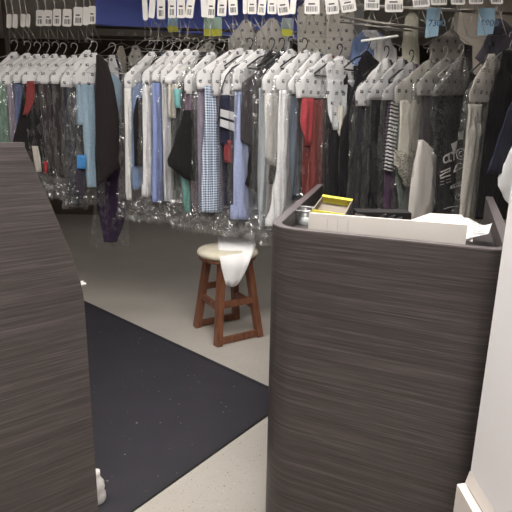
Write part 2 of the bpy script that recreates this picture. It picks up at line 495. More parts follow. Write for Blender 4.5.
# glass dish
c = at_z(306, 208, SH + .06)
mt = bpy.data.materials.new('clear_glass'); mt.use_nodes = True; nt = mt.node_tree; nt.nodes.clear()
_o = nd(nt, 'ShaderNodeOutputMaterial'); _t = nd(nt, 'ShaderNodeBsdfTransparent'); _g = nd(nt, 'ShaderNodeBsdfGlossy'); _g.inputs['Roughness'].default_value = .08
_l = nd(nt, 'ShaderNodeLayerWeight'); _l.inputs[0].default_value = .35; _m = nd(nt, 'ShaderNodeMixShader')
_t.inputs[0].default_value = (.9, .92, .92, 1); _g.inputs['Roughness'].default_value = .2
nt.links.new(mathn(nt, 'ADD', mathn(nt, 'MULTIPLY', _l.outputs['Facing'], .7), .2), _m.inputs[0]); nt.links.new(_t.outputs[0], _m.inputs[1]); nt.links.new(_g.outputs[0], _m.inputs[2]); nt.links.new(_m.outputs[0], _o.inputs[0])
bm = bmesh.new()
lathe(bm, (c.x, c.y, SH), [(.0, 0), (.045, 0), (.056, .01), (.059, .04), (.063, .054), (.062, .060), (.058, .058), (.055, .04), (.052, .014), (.04, .007), (.0, .006)], 40)
bmesh.ops.remove_doubles(bm, verts=bm.verts, dist=1e-5)
tag(bmo('glass_dish', bm, mt, None, True), 'round clear glass dish in the front corner of the podium counter', 'dish')
c2 = at_z(293, 215, SH + .03)
bm = bmesh.new()
lathe(bm, (c2.x + .014, c2.y + .012, SH), [(.0, 0), (.018, 0), (.019, .04), (.0175, .041), (.017, .004), (.0, .003)], 24)
bmesh.ops.remove_doubles(bm, verts=bm.verts, dist=1e-5)
tag(bmo('glass_cup', bm, mt, None, True), 'tiny clear cup tucked beside the glass dish at the podium corner', 'cup')
# pens and stapler
def pen(px0, px1, mat, label, r=.0045):
    p = at_z(*px0, SH + .062); q = at_z(*px1, SH + .062)
    p.z = SH + r + .045; q.z = SH + r + .045
    t = thing('ballpoint_pen', p, label, 'pen'); bm = bmesh.new()
    tube(bm, [p, p.lerp(q, .85)], r, 10); bmo('barrel', bm, mat, t, True)
    bm = bmesh.new(); tube(bm, [p.lerp(q, .85), p.lerp(q, .95), q], r * .6, 8); bmo('tip', bm, STEEL, t, True)
c = at_z(380, 217, SH + .02)
cs_ = boxobj('pen_tray', (c.x - .1, c.y - .045, SH), (c.x + .11, c.y + .05, SH + .045), plain('black_tray', (30, 28, 29), .4))
tag(cs_, 'low black tray holding pens behind the long white card box', 'tray')
pen((372, 218), (386, 211), BLACKP, 'black pen lying slanted on the black tray, nearest the carton')
pen((381, 219), (395, 212), plain('dark_grey_pen', (60, 58, 60), .3), 'dark grey pen lying on the black tray beside the black pen')
pen((389, 219.5), (402, 214), plain('charcoal_pen', (36, 34, 38), .3), 'charcoal pen on the black tray, farthest from the yellow carton')
bm = bmesh.new(); p = at_z(356, 215, SH + .06); q = at_z(366, 217.5, SH + .06)
tube(bm, [p, q], .006, 10); tube(bm, [p + Vector((0, .015, 0)), q + Vector((.004, .012, 0))], .004, 8)
for k in range(3): tube(bm, [p.lerp(q, .3 * k + .1) + Vector((0, 0, .004)), p.lerp(q, .3 * k + .1) + Vector((0, .015, .004))], .0025, 6)
addbox(bm, p.lerp(q, .5) + Vector((.0, .008, -.032)), (.045, .022, .052))
tag(bmo('metal_clip', bm, plain('chrome', (200, 200, 205), .15, 1)), 'shiny metal clip between the yellow carton and the pens', 'clip')

# ------------------------------------------------------ near white wall
YE = 1.1
e = at_y(490, 335, YE)
bm = bmesh.new(); addbox(bm, (e.x + .06, (YE - 1.6) / 2, ZC / 2), (.12, YE + 1.6, ZC))
tag(bmo('wall_right', bm, plain('white_painted_wall', (236, 233, 234), .45)), kind='structure')
o1 = at_y(457, 484, YE + .004); o2 = at_y(468, 470.5, YE + .004)
pr = [Vector((e.x, 0, 0)), Vector((o1.x, 0, 0)), Vector((o1.x, 0, o1.z)), Vector((o1.x + (e.x - o1.x) * .72, 0, o1.z + .004)), Vector((e.x, 0, o2.z))]
bm = bmesh.new(); prism(bm, [p + Vector((0, YE + .004, 0)) for p in pr], Vector((0, -2.6, 0)))
tag(bmo('baseboard_right', bm, plain('white_baseboard', (222, 214, 208), .4)), kind='structure')
bm = bmesh.new(); tube(bm, [pr[3] + Vector((0, YE - .01, .0015)), pr[3] + Vector((0, -1.4, .0015))], .0014, 5)
tag(bmo('trim_2', bm, plain('grimy_joint', (150, 134, 118), .8)), kind='structure')

# ------------------------------------------------------------------ stool
def stool():
    feet = {'left': Vector((-.426, 3.371, 0)), 'front': Vector((-.246, 3.048, 0)), 'right': Vector((.031, 3.226, 0)), 'back': Vector((-.147, 3.549, 0))}
    cen = sum(feet.values(), Vector()) / 4
    t = thing('wooden_stool', cen, 'reddish brown wooden stool with a cream padded round seat, under the clothes', 'stool')
    Hs = .575; tops = {k: cen + (v - cen) * .62 + Vector((0, 0, Hs - .02)) for k, v in feet.items()}
    rv = (feet['right'] - feet['front']).normalized()
    W = .05
    for k in feet:
        bm = bmesh.new(); beam(bm, feet[k], tops[k], W + .004, W - .006, rollv=rv, bev=.003); bmo('leg', bm, wood(), t)
    def pt(k, h): return feet[k].lerp(tops[k], h / (Hs - .02))
    for (a, b, ha, hb) in (('left', 'front', .25, .25), ('front', 'right', .27, .27), ('right', 'back', .22, .22), ('back', 'left', .32, .32), ('front', 'right', .028, .028), ('left', 'back', .028, .028)):
        bm = bmesh.new(); beam(bm, pt(a, ha), pt(b, hb),   .028, .044, rollv=Vector((0, 0, 1)), bev=.002); bmo('stretcher', bm, wood(), t)
    bm = bmesh.new()
    lathe(bm, (cen.x, cen.y, Hs - .03), [(.0, 0), (.185, 0), (.198, .006), (.2, .02), (.19, .03), (0, .031)], 40); bmesh.ops.remove_doubles(bm, verts=bm.verts, dist=1e-5)
    bmo('seat_board', bm, wood(), t, True)
    bm = bmesh.new()
    lathe(bm, (cen.x, cen.y, Hs), [(.0, 0), (.2, 0), (.211, .010), (.212, .024), (.2, .040), (.165, .050), (.08, .056), (0, .058)], 40); bmesh.ops.remove_doubles(bm, verts=bm.verts, dist=1e-5)
    mt, nt, b = newmat('cream_vinyl'); v = coords(nt, 'Object')
    nt.links.new(mixc(nt, tnoise(nt, v, 14, 5), (196, 186, 160), (232, 226, 210)), b.inputs['Base Color']); b.inputs['Roughness'].default_value = .45
    bmo('seat_cushion', bm, mt, t, True)
    # white sheet over the seat
    px = [(217, 236), (256, 242), (255, 250), (247, 264), (240, 286), (225, 286), (221, 268), (218, 250)]
    yy = [3.32, 3.25, 3.12, 3.06, 3.03, 3.03, 3.03, 3.06]
    rows = [((218, 236.5), (250, 239), .0), ((218, 246), (256, 245), .1), ((219.5, 258), (252, 256), 1), ((222, 270), (247, 269), 1), ((224.5, 280), (242, 279), 1), ((226, 286.5), (237, 286), 1)]
    zz = Hs + .064
    bm = bmesh.new(); g = []
    for (l, r, k) in rows:
        if k < 1:
            a = at_z(*l, zz); b = at_z(*r, zz)
        else:
            yb = 3.085
            a = at_y(*l, yb - .01); b = at_y(*r, yb + .0)
        g.append([bm.verts.new(a.lerp(b, j / 8) + Vector((0, .008 * math.sin(j * 1.1), .003 * math.sin(j * .9)))) for j in range(9)])
    for r0, r1 in zip(g, g[1:]):
        for j in range(8): bm.faces.new((r0[j], r0[j + 1], r1[j + 1], r1[j]))
    bm.normal_update(); bmesh.ops.solidify(bm, geom=list(bm.faces), thickness=.002)
    o = bmo('paper_sheet', bm, plain('white_paper', (238, 236, 236), .6), None, True)
    tag(o, 'white paper sheet draped over the front of the wooden stool seat', 'paper')
stool()

# ------------------------------------------------------- garments on rail
RA = Vector((-1.87, 3.80, 0)); RB = Vector((1.42, 3.05, 0)); RD = (RB - RA).normalized(); RN = Vector((RD.y, -RD.x, 0))
def railpt(px, py=42, off=0):
    return at_plane(px, py, RA + RN * off, RN)
AZ = math.radians(70)
def frame(a):
    w = Vector((math.sin(a), math.cos(a), 0)); n = Vector((math.cos(a), -math.sin(a), 0)); return w, n

def slab(name, rows, o, w, n, mat, parent, t=.014, off=0, folds=.006, wl=.06, seed=0, crink=0, K=22, dy=4.0, closed=True, wav=0):
    """a hanging sheet or tube of cloth whose outline follows rows of (y, left, right) seen in the plane through o"""
    oo = o + n * off
    ys = []; 
    for (r0, r1) in zip(rows, rows[1:]):
        k = max(1, int(abs(r1[0] - r0[0]) / dy))
        for i in range(k):
            f = i / k; ys.append(tuple(r0[j] + (r1[j] - r0[j]) * f for j in range(3)))
    ys.append(rows[-1])
    verts, uvs = [], []
    rnd = random.Random(seed); ph = rnd.random() * 6.3; ph2 = rnd.random() * 6.3
    NR = len(ys)
    for i, (y, xl, xr) in enumerate(ys):
        L = at_plane(xl, y, oo, n); Rr = at_plane(xr, y, oo, n)
        uL = (L - oo).dot(w); uR = (Rr - oo).dot(w); zL, zR = L.z, Rr.z
        taper = min(1, .35 + 3.0 * i / max(1, NR))
        for k in range(K):
            phi = 2 * math.pi * k / K
            s = .5 - .5 * math.cos(phi)
            u = uL + (uR - uL) * s; z = zL + (zR - zL) * s
            nn = t * math.sin(phi) * taper
            # pleats
            nn += folds * (math.sin(2 * math.pi * u / wl + ph + 1.5 * math.sin(z * 4 + ph2)) + .5 * math.sin(2 * math.pi * u / (wl * .47) + ph2 + z * 3))
            if wav: z += wav * math.sin(u * 60 + ph) * (i / NR) ** 6
            P = oo + w * u + n * nn; P.z = z
            if crink:
                f_ = (i / NR)
                nv = noise.noise_vector(Vector((u * 30 + seed, z * (24 if f_ > .84 else 7), math.copysign(1, math.sin(phi)) * 3)))
                nv2 = noise.noise_vector(Vector((u * 50 + seed, z * (38 if f_ > .84 else 16), 7.7)))
                low = (.42 + 1.3 * f_ ** 4) if not closed else .6
                P += n * (nv.x * crink + nv2.x * crink * .55) * low + w * (nv.y * crink * .5 + nv2.y * crink * .3)
                P.z += nv2.z * crink * .3
                if f_ > .93 and not closed: P.z += (nv.z * .03 + nv2.z * .015) * (f_ - .93) / .07
            verts.append(P - parent.matrix_world.translation); uvs.append((u, z))
    faces = []
    for i in range(NR - 1):
        for k in range(K):
            k2 = (k + 1) % K
            faces.append((i * K + k, (i + 1) * K + k, (i + 1) * K + k2, i * K + k2))
    if closed:
        faces.append(tuple(range(K))); faces.append(tuple(reversed(range((NR - 1) * K, NR * K))))
    me = bpy.data.meshes.new(name); me.from_pydata([tuple(v) for v in verts], [], faces)
    ul = me.uv_layers.new(name='UVMap')
    for lp in me.loops: ul.data[lp.index].uv = uvs[lp.vertex_index]
    if closed:
        for p in me.polygons: p.use_smooth = True
    me.materials.append(mat)
    ob = bpy.data.objects.new(name, me); COL.objects.link(ob); ob.parent = parent
    return ob

def make_hanger(px, py, a, short, black=False, z=None, sag=0, rowoff=0):
    """wire hanger with its crook over the bottom bar of a conveyor loop"""
    w, n = frame(a)
    top = railpt(px, py, rowoff)
    t = thing('coat_hanger', top, ('black plastic coat hanger' if black else 'silver wire coat hanger') + ' carrying the ' + short, 'hanger', 'hangers on the conveyor')
    r = .022; pts = []
    for k in range(11):
        an = math.radians(200 - k * 22)
        pts.append(Vector((math.cos(an) * r, 0, math.sin(an) * r - r)))
    pts += [Vector((r * .5, 0, -.052)), Vector((0, 0, -.066)), Vector((0, 0, -.088))]
    bm = bmesh.new(); tube(bm, [w * p.x + Vector((0, 0, p.z)) for p in pts], .0034 if black else .0021, 6)
    bmo('hook', bm, BLACKP if black else WIRE, t, True).location = (0, 0, 0)
    bm = bmesh.new()
    sh = [Vector((0, 0, -.088)), Vector((-.1, 0, -.125)), Vector((-.19, 0, -.185)), Vector((-.185, 0, -.195)), Vector((.185, 0, -.195)), Vector((.19, 0, -.185)), Vector((.1, 0, -.125)), Vector((0, 0, -.088))]
    tube(bm, [w * p.x + Vector((0, 0, p.z)) for p in sh], .005 if black else .002, 6)
    bmo('shoulder_wire', bm, BLACKP if black else WIRE, t, True).location = (0, 0, 0)
    for ch in t.children: ch.matrix_parent_inverse = Matrix.Identity(4)
    return top

SHORTS = []
GI = [0]
WHITE = (234, 232, 232)
def garment(name, cat, label, short, hx, peak, cape, parts, bag, black=False, a=54, off=0, capecol=WHITE, alpha=.93, dots=True, hooky=None, hang=True, rowoff=0, shoulder=None, group='bagged clothes on the conveyor'):
    GI[0] += 1; sd = GI[0]
    aa = math.radians(a); w, n = frame(aa)
    hp = railpt(hx, (hooky or peak - 12), rowoff)
    if hang: make_hanger(hx, (hooky or peak - 12), aa, short, black, rowoff=rowoff)
    o = Vector((hp.x, hp.y, 0))
    t = thing('hanging_' + name, Vector((hp.x, hp.y, hp.z - .09)), label, cat, group)
    SHORTS.append((hx, short))
    topy = peak + 3
    if cape:
        xl, yl, yb = cape[:3]; xr = cape[3] if len(cape) > 3 else hx + 20
        if shoulder: xl = hx - (hx - xl) * .5; yl -= 6; yb = yl + 4  # dark neck slab, coloured to stand in for the dark gap between capes
        slab('shoulder' if shoulder else 'paper_cape', [(peak, hx - 2.5, hx + 2.5), (peak + (yl - peak) * .45, hx - (hx - xl) * .52, hx + 4 + (xr - hx) * .12), (yl - 2, xl + 1.5, hx + (xr - hx) * .5), (yl + 2, xl, hx + (xr - hx) * .6), (yb, xl + .8, hx + (xr - hx) * .75)], o, w, n,
             cloth(shoulder) if shoulder else capemat(capecol, alpha, dots), t, t=.014, off=off + (0 if shoulder else .013), folds=.005, wl=.09, seed=sd, dy=2.5, crink=.008)
    first = True
    for p in parts:
        pn, col, rows = p[0], p[1], p[2]; op = p[3] if len(p) > 3 else {}
        rows = [(r[0], r[1], r[2] if len(r) > 2 else hx + 25) for r in rows]
        if first and cape and 'raw' not in op:
            r0 = rows[0]
            rows = [(topy - 1, hx - 2, hx + 5), (topy + 10, hx - (hx - cape[0]) * .25, hx + 9), (cape[1] + 2, (hx - (hx - cape[0]) * .62) if shoulder else min(cape[0] + 2.5, r0[1] + 8), min(r0[2], hx + 25)), ] + [r for r in rows if r[0] > cape[1] + 3]
            first = False
        m_ = col if not isinstance(col, tuple) else cloth(col, op.get('pat'), op.get('col2', (255, 255, 255)))
        slab(pn, rows, o, w, n, m_, t, t=op.get('t', .014), off=off + op.get('off', 0), folds=op.get('folds', .008), wl=op.get('wl', .055), seed=sd * 7 + len(rows), dy=3.5)
    if bag:
        yb, bl, br = bag
        xl0 = cape[0] if cape else bl
        yl0 = cape[1] if cape else peak + 30
        slab('plastic_cover', [(peak + 1, hx - 4, hx + 5), (yl0, xl0 - 1.5, hx + 16), (yl0 + 30, (xl0 + bl) / 2 - 1.5, (hx + 28 + br) / 2), (yb - 12, bl, br), (yb, bl - 1.5, br + 1.5)], o, w, n,
             plastic(), t, t=.02, off=off, folds=.006, wl=.045, seed=sd * 13, crink=.02, K=52, dy=2.2, closed=False)
    return t, o, w, n

g = garment
g('cardigan', 'cardigan', 'pale grey cardigan in plastic at the far end of the rail, cut by the frame', 'pale grey cardigan', 14, 52, (-22, 86, 92), [('body', (170, 168, 166), [(85, -22, 10), (160, -24, 10)])], (190, -25, 12))
g('shirt', 'shirt', 'mint green shirt in clear plastic above the slanted counter panel', 'mint green shirt', 27, 53, (-10, 80, 84), [('body', (126, 172, 146), [(80, -8), (120, -8), (148, 2)]), ('sleeve', (120, 166, 140), [(82, -4, 7), (150, 1, 12)], {'off': .015})], (200, -8, 40))
g('shirt', 'shirt', 'lilac grey shirt with a white paper cape, beside the mint green shirt', 'lilac grey shirt', 37, 54, (2, 78, 85), [('body', (164, 150, 172), [(82, 8), (150, 14)]), ('sleeve', (166, 152, 174), [(84, 7, 15), (150, 11, 20)], {'off': .012})], (198, 2, 45))
g('shirt', 'shirt', 'dusty blue shirt sleeve squeezed between the lilac shirt and the black coat', 'dusty blue shirt', 46, 54, (12, 76, 83), [('body', (104, 112, 150), [(82, 14), (160, 20)]), ('sleeve', (100, 110, 150), [(84, 14, 24), (155, 17, 28)], {'off': .012})], (200, 12, 52))
t, o, w, n = g('coat', 'coat', 'black coat with a flared hem and a bright red facing strip', 'black coat with red strip', 55, 54, (22, 76, 84),
  [('body', (34, 28, 30), [(82, 24), (112, 20), (144, 12, 60), (150, 14, 62), (165, 38, 62), (176, 44, 60)], {'t': .014}),
   ('red_facing', (150, 56, 56), [(81, 27, 36), (100, 26, 34.5), (115, 22.5, 28)], {'off': .03, 't': .006}),
   ('lining', (206, 196, 184), [(146, 32, 38), (160, 34, 41), (172, 36, 42)], {'off': .026, 't': .004})], (196, 30, 62))
g('trousers', 'trousers', 'dark brown trousers in plastic, just after the coat with red strip', 'dark brown trousers', 63, 55, (37, 76, 84), [('body', (62, 55, 56), [(82, 38), (120, 42), (158, 47), (168, 50)]),
   ('red_label', (168, 40, 46), [(161, 44, 47), (173, 44, 47)], {'off': .02, 't': .004})], (197, 44, 72))
g('jacket', 'jacket', 'charcoal jacket in shiny plastic beside the dark brown trousers', 'charcoal jacket', 74, 55, (50, 76, 84), [('body', (52, 47, 50), [(82, 52), (120, 54), (165, 58), (178, 60)])], (200, 56, 80))
g('trousers', 'trousers', 'long navy black trousers with a blue ticket, in front of the light blue shirt', 'navy black trousers', 88, 50, (60, 78, 87, 92), [('body', (46, 48, 60), [(85, 63, 76), (120, 64, 76), (170, 66, 80), (205, 68, 84)], {'t': .016}),
   ], (208, 64, 86), a=56)
t, o, w, n = g('shirt', 'shirt', 'light blue shirt with one long hanging sleeve next to the black jacket', 'light blue shirt', 94, 53, (72, 76, 85, 120), [('body', (150, 176, 196), [(84, 76, 122), (125, 76, 122)]),
   ('sleeve', (152, 180, 202), [(84, 82, 95), (126, 83, 96), (160, 85, 95), (187, 87, 96)], {'off': .022, 't': .018}),
   ('torso', (150, 176, 196), [(84, 76, 92), (125, 77, 93)], {'off': .012}),
   ('ticket', (60, 140, 214), [(155, 77, 86), (169, 77, 86)], {'off': .05, 't': .002, 'folds': 0}),
   ('belt_tab', (60, 52, 66), [(169, 76, 85), (196, 77, 84)], {'off': .03, 't': .004})], (205, 66, 104), a=58)
g('jacket', 'jacket', 'plain black brown jacket with no plastic over its front, spreading to a point', 'plain black jacket', 98, 54, None,
  [('body', (40, 34, 34), [(55, 96, 101), (64, 96, 108), (85, 95, 114), (125, 95.5, 121), (158, 96, 126), (161, 96.5, 125), (171, 98, 114), (183, 99, 102)], {'raw': 1, 't': .02, 'folds': .003})], None, a=80, off=.13, hang=False)
g('garment_bag', 'garment bag', 'long dark purple dress in plastic reaching lowest, nearly to the floor', 'long purple dress', 112, 55, (104, 81, 84, 126),
  [('body', (62, 44, 76), [(120, 98, 124), (200, 95, 128), (215, 98, 127), (236, 103, 119), (242, 104, 117)], {'t': .02}), ], (246, 92, 128), a=80, off=-.22)
g('shirt', 'shirt', 'white shirt, first after the gap beside the plain black jacket', 'first white shirt', 152, 52, (124, 76, 88), [('body', (232, 230, 228), [(88, 127), (150, 127), (189, 128)]), ('sleeve', (236, 234, 232), [(88, 125, 133), (150, 125, 132), (189, 126, 132), (200, 127, 132)], {'off': .02, 't': .016})], (219, 118, 150))
g('jeans', 'jeans', 'blue denim jeans between two white shirts near the gap', 'blue denim jeans', 160, 52, (133, 78, 88), [('body', (96, 118, 158), [(88, 132), (120, 132), (189, 132)], {'pat': 'tweed'}), ('waistband', (34, 28, 32), [(98, 136, 146), (120, 133, 146), (166, 134, 145)], {'off': .02})], (220, 128, 158), shoulder=(34, 28, 32))
g('shirt', 'shirt', 'white shirt standing close against the periwinkle blue shirt, before it', 'white shirt beside the jeans', 170, 51, (142, 74, 84), [('body', (228, 226, 228), [(86, 145), (196, 146)]), ('sleeve', (234, 232, 234), [(86, 143, 152), (150, 143, 152), (196, 142.5, 151)], {'off': .022, 't': .016}), ('cuff', (216, 214, 216), [(184, 142, 151), (197, 142, 151)], {'off': .025, 't': .018})], (222, 138, 168))
g('shirt', 'shirt', 'periwinkle blue shirt with a straight hanging sleeve among the white shirts', 'periwinkle shirt', 178, 51, (151, 74, 82), [('body', (130, 148, 212), [(84, 154), (201, 155)]), ('sleeve', (138, 156, 218), [(83, 152, 161), (150, 152.5, 162), (202, 152, 160)], {'off': .02, 't': .014})], (222, 146, 174))
g('shirt', 'shirt', 'white pinstriped shirt with wide cuff, between periwinkle shirt and cream blouse', 'pinstriped white shirt', 187, 49, (160, 72, 84), [('body', (214, 212, 214), [(86, 163), (201, 165)]), ('sleeve', (222, 220, 222), [(84, 162, 171), (120, 162, 172), (170, 163, 175), (201, 164, 176)], {'off': .024, 't': .018, 'pat': 'pin', 'col2': (190, 192, 200)})], (224, 158, 186))
g('blouse', 'blouse', 'cream blouse over a dark grey green skirt, in plastic', 'cream blouse', 196, 50, (164, 78, 84), [('body', (92, 98, 94), [(86, 169), (190, 172)]), ('blouse_front', (220, 212, 196), [(84, 168, 178), (100, 167.5, 177), (118, 169, 175)], {'off': .018})], (222, 166, 192))
g('blouse', 'blouse', 'teal blouse with its lower edge hanging below the black skirt', 'teal blouse', 204, 52, (173, 84, 90), [('body', (70, 74, 74), [(90, 178), (180, 180, 204), (190, 182, 202)]), ('collar', (120, 196, 196), [(89, 174, 182), (108, 175, 181)], {'off': .02}), ('tail', (112, 190, 180), [(150, 178, 188), (178, 181, 189), (212, 184, 190)], {'off': .02})], (228, 172, 200), shoulder=(40, 34, 36))
g('dress', 'dress', 'mauve dress with plum body, crossed by a flared black skirt', 'mauve dress', 212, 52, (184, 78, 94), [('body', (136, 108, 130), [(96, 184), (212, 192)]), ('skirt_panel', (30, 26, 28), [(110, 184, 204), (135, 176, 202), (160, 168, 200), (166, 169, 199), (178, 184, 198), (181, 190, 196)], {'off': .03, 't': .016})], (232, 180, 214))
g('shirt', 'shirt', 'lavender shirt sleeve seen just before the blue gingham shirt', 'lavender shirt', 222, 51, (194, 78, 90), [('body', (178, 160, 192), [(92, 198), (212, 200)]), ('sleeve', (182, 164, 196), [(92, 198, 208), (212, 198, 206)], {'off': .016})], (230, 192, 222), shoulder=(44, 38, 42))
g('shirt', 'shirt', 'blue and white gingham shirt whose checked sleeve widens downwards', 'gingham shirt', 232, 50, (196, 74, 89), [('body', (92, 112, 148), [(90, 207), (208, 208)], {'pat': 'check', 'col2': (210, 220, 232)}), ('sleeve', (78, 100, 142), [(86, 205, 217), (130, 204, 219), (170, 202, 221), (205, 200, 222), (212, 201, 222)], {'off': .03, 't': .02, 'pat': 'check', 'col2': (214, 224, 236)})], (234, 196, 236), dots=True)
g('blouse', 'blouse', 'dusty plum blouse sleeve between the gingham shirt and the navy striped jersey', 'dusty plum blouse', 240, 48, (212, 72, 96), [('body', (150, 128, 158), [(96, 216), (150, 219), (205, 221)])], (233, 214, 246), alpha=.75)
t, o, w, n = g('jersey', 'jersey', 'navy jersey with two white slanted stripes and a red patch', 'navy striped jersey', 250, 50, (221, 74, 96), [('body', (40, 42, 64), [(96, 221), (135, 220), (206, 224)]), ('sleeve', (42, 44, 66), [(95, 220, 238), (145, 220, 240)], {'off': .018}), ('red_patch', (160, 56, 64), [(140, 226, 231), (152, 223.5, 232), (163, 225, 232)], {'off': .034, 't': .006})], (235, 218, 256), a=56, black=True)
oo = o + n * .052
for (ya, yb_) in ((109, 113), (119, 124)):
    bm = bmesh.new()
    pp = [at_plane(221, ya, oo, n), at_plane(237, yb_, oo, n), at_plane(236.5, yb_ + 8, oo, n), at_plane(220.5, ya + 7, oo, n)]
    prism(bm, pp, -n * .012); bmo('white_stripe', bm, cloth((225, 224, 226)), t)
bm = bmesh.new()
tube(bm, [at_plane(x, y, oo, n) for x, y in ((240, 64), (232, 68), (226, 76), (222, 88), (220, 100), (219, 118), (217, 124))], .005, 6)
bmo('cord_trim', bm, BLACKP, t)
g('shirt', 'shirt', 'pale periwinkle long shirt with a buttoned cuff below the tweed jacket', 'pale periwinkle shirt', 260, 49, (232, 72, 90), [('body', (172, 186, 218), [(92, 234), (140, 234), (218, 234)]), ('sleeve', (166, 178, 222), [(92, 238, 245), (146, 235, 250), (180, 233.5, 250), (219, 231.5, 249)], {'off': .022, 't': .02}), ('cuff', (160, 172, 216), [(205, 231, 249), (219, 231, 249)], {'off': .024, 't': .022})], (237, 228, 262))
g('jacket', 'jacket', 'dark tweed jacket, short, hanging over the pale periwinkle shirt', 'dark tweed jacket', 272, 50, (242, 72, 82), [('body', (54, 50, 52), [(82, 243), (110, 240.5), (140, 240), (148, 252)], {'pat': 'tweed', 't': .018}), ('tail', (34, 28, 30), [(130, 254, 268), (165, 248, 262), (184, 245, 260), (194, 256, 259)], {'off': .014, 't': .012})], (238, 246, 276), black=True, shoulder=(36, 30, 33))
g('shirt', 'shirt', 'pale grey blue shirt edge showing next to the white knitted sweater', 'pale grey blue shirt', 282, 50, (256, 74, 88), [('body', (206, 214, 224), [(90, 259), (228, 261)]), ('sleeve', (212, 220, 230), [(88, 258, 265), (150, 258.5, 266), (228, 259, 266)], {'off': .016})], (244, 250, 284), black=True, shoulder=(46, 42, 46))
g('sweater', 'sweater', 'white knitted sweater with a fuzzy cuff, before the tall white shirt', 'white knitted sweater', 291, 49, (262, 78, 94), [('body', (222, 219, 214), [(94, 266), (190, 266), (226, 264)]), ('sleeve', (228, 224, 218), [(93, 265, 279), (130, 266, 280), (160, 266, 278), (166, 272, 277)], {'off': .024, 't': .02, 'pat': None}), ('black_tie', (28, 24, 26), [(150, 275, 278), (178, 268, 274), (184, 269, 273)], {'off': .028})], (240, 258, 290), black=True)
g('shirt', 'shirt', 'tall white shirt reaching down beside the podium corner', 'tall white shirt', 305, 50, (276, 78, 90), [('body', (226, 225, 226), [(92, 280), (140, 278), (200, 274), (230, 266, 290)]), ('sleeve', (232, 231, 232), [(90, 279, 292), (140, 278, 291), (180, 275, 288), (208, 270, 284), (226, 265, 279)], {'off': .024, 't': .022})], (246, 262, 298), black=True)
g('trousers', 'trousers', 'slate grey trousers between the tall white shirt and the red dress', 'slate grey trousers', 317, 52, (288, 82, 94), [('body', (84, 92, 106), [(96, 291), (200, 291)]), ('leg_front', (96, 104, 118), [(96, 290, 297), (196, 291, 298)], {'off': .014})], (226, 284, 320))
t, o, w, n = g('dress', 'dress', 'red dress with a brighter scarlet top, seen above the podium corner', 'red dress', 329, 54, (296, 82, 98), [('body', (134, 46, 42), [(99, 302), (140, 303), (196, 302)]), ('scarlet_top', (186, 60, 66), [(98, 303, 313), (120, 301, 312), (140, 304, 310), (146, 306, 309)], {'off': .024}), ('red_skirt', (134, 60, 54), [(100, 313, 326), (150, 311, 324), (200, 304, 322)], {'off': .02})], (212, 298, 330))
g('suit', 'suit', 'black suit with a cream collar under a long printed paper cape', 'black suit with cream collar', 340, 56, (326, 64, 92, 362), [('body', (40, 36, 40), [(92, 327, 366), (150, 324, 362), (225, 322, 360)], {'t': .02}), ('lower_cape', capemat(), [(80, 326.5, 356), (104, 328, 351), (122, 330, 345), (130, 334, 340)], {'off': .024, 't': .005}), ('cream_collar', (214, 208, 188), [(106, 336, 347), (120, 337, 343), (136, 339, 341)], {'off': .034, 't': .004})], (236, 318, 360), black=True, a=58)
g('jacket', 'jacket', 'long black jacket slanting from its hook beside the black suit', 'long black jacket', 368, 50, None, [('body', (34, 30, 34), [(51, 364, 369), (66, 358, 380), (90, 352, 384), (130, 341, 384), (170, 338, 384), (222, 340, 384)], {'raw': 1, 't': .016})], None, black=True, off=.0)
g('jacket', 'jacket', 'dark grey jacket under shining plastic behind the yellow carton', 'dark grey jacket', 387, 58, (355, 92, 106), [('body', (58, 54, 60), [(104, 356), (140, 354), (222, 350)], {'t': .018})], (232, 348, 400), black=True, alpha=.85)
g('jacket', 'jacket', 'deep black jacket under a long streak of clear plastic', 'deep black jacket', 402, 58, (367, 94, 100), [('body', (26, 23, 27), [(102, 371), (150, 369), (224, 366)], {'t': .016})], (234, 362, 412), alpha=.55)
g('striped_shirt', 'top', 'black and white striped top above a plum purple skirt', 'striped top', 412, 62, (383, 92, 100), [('body', (92, 56, 92), [(102, 388), (160, 386, 404), (216, 383, 404)]), ('striped_front', (30, 28, 32), [(98, 392, 400), (130, 388.5, 398), (171, 384, 394)], {'off': .022, 'pat': 'stripe', 'col2': (226, 224, 222)})], (228, 378, 416), black=True, alpha=.4)
g('blouse', 'blouse', 'cream blouse with a lace ruffle hem above grey green cloth', 'cream lace blouse', 430, 60, (394, 88, 104), [('body', (118, 130, 122), [(104, 399), (160, 396), (216, 398)]), ('blouse_front', (216, 210, 194), [(100, 400, 424), (130, 399, 422), (150, 398, 419), (162, 399, 416)], {'off': .02, 't': .016}), ('lace_hem', (214, 206, 188), [(150, 396, 414), (164, 395.5, 417), (176, 400, 416), (187, 406, 413)], {'off': .034, 'pat': 'lace', 't': .01, 'folds': .009, 'wl': .03})], (228, 392, 430), alpha=.6, capecol=(206, 200, 192))
g('gown', 'gown', 'white satin gown skirt below a grey bodice, next to the lace blouse', 'white satin gown', 446, 58, (416, 84, 96), [('body', (84, 78, 80), [(96, 424), (150, 419), (165, 430)], {'t': .014}), ('satin_skirt', plain('satin', (222, 216, 210), .3, 0, .7), [(140, 419, 424), (152, 417, 434), (163, 415, 440), (200, 410, 436), (219, 409, 430)], {'off': .02, 't': .02})], (230, 406, 448), alpha=.5, capecol=(196, 190, 184))
TT = g('hooded_top', 'hooded top', 'black hooded top printed with white lettering and badges', 'black lettered top', 462, 56, (432, 92, 96), [('body', (27, 24, 27), [(96, 441), (130, 438), (218, 434)], {'t': .008, 'folds': .001})], (226, 434, 480), alpha=.25, capecol=(190, 186, 182), a=56)
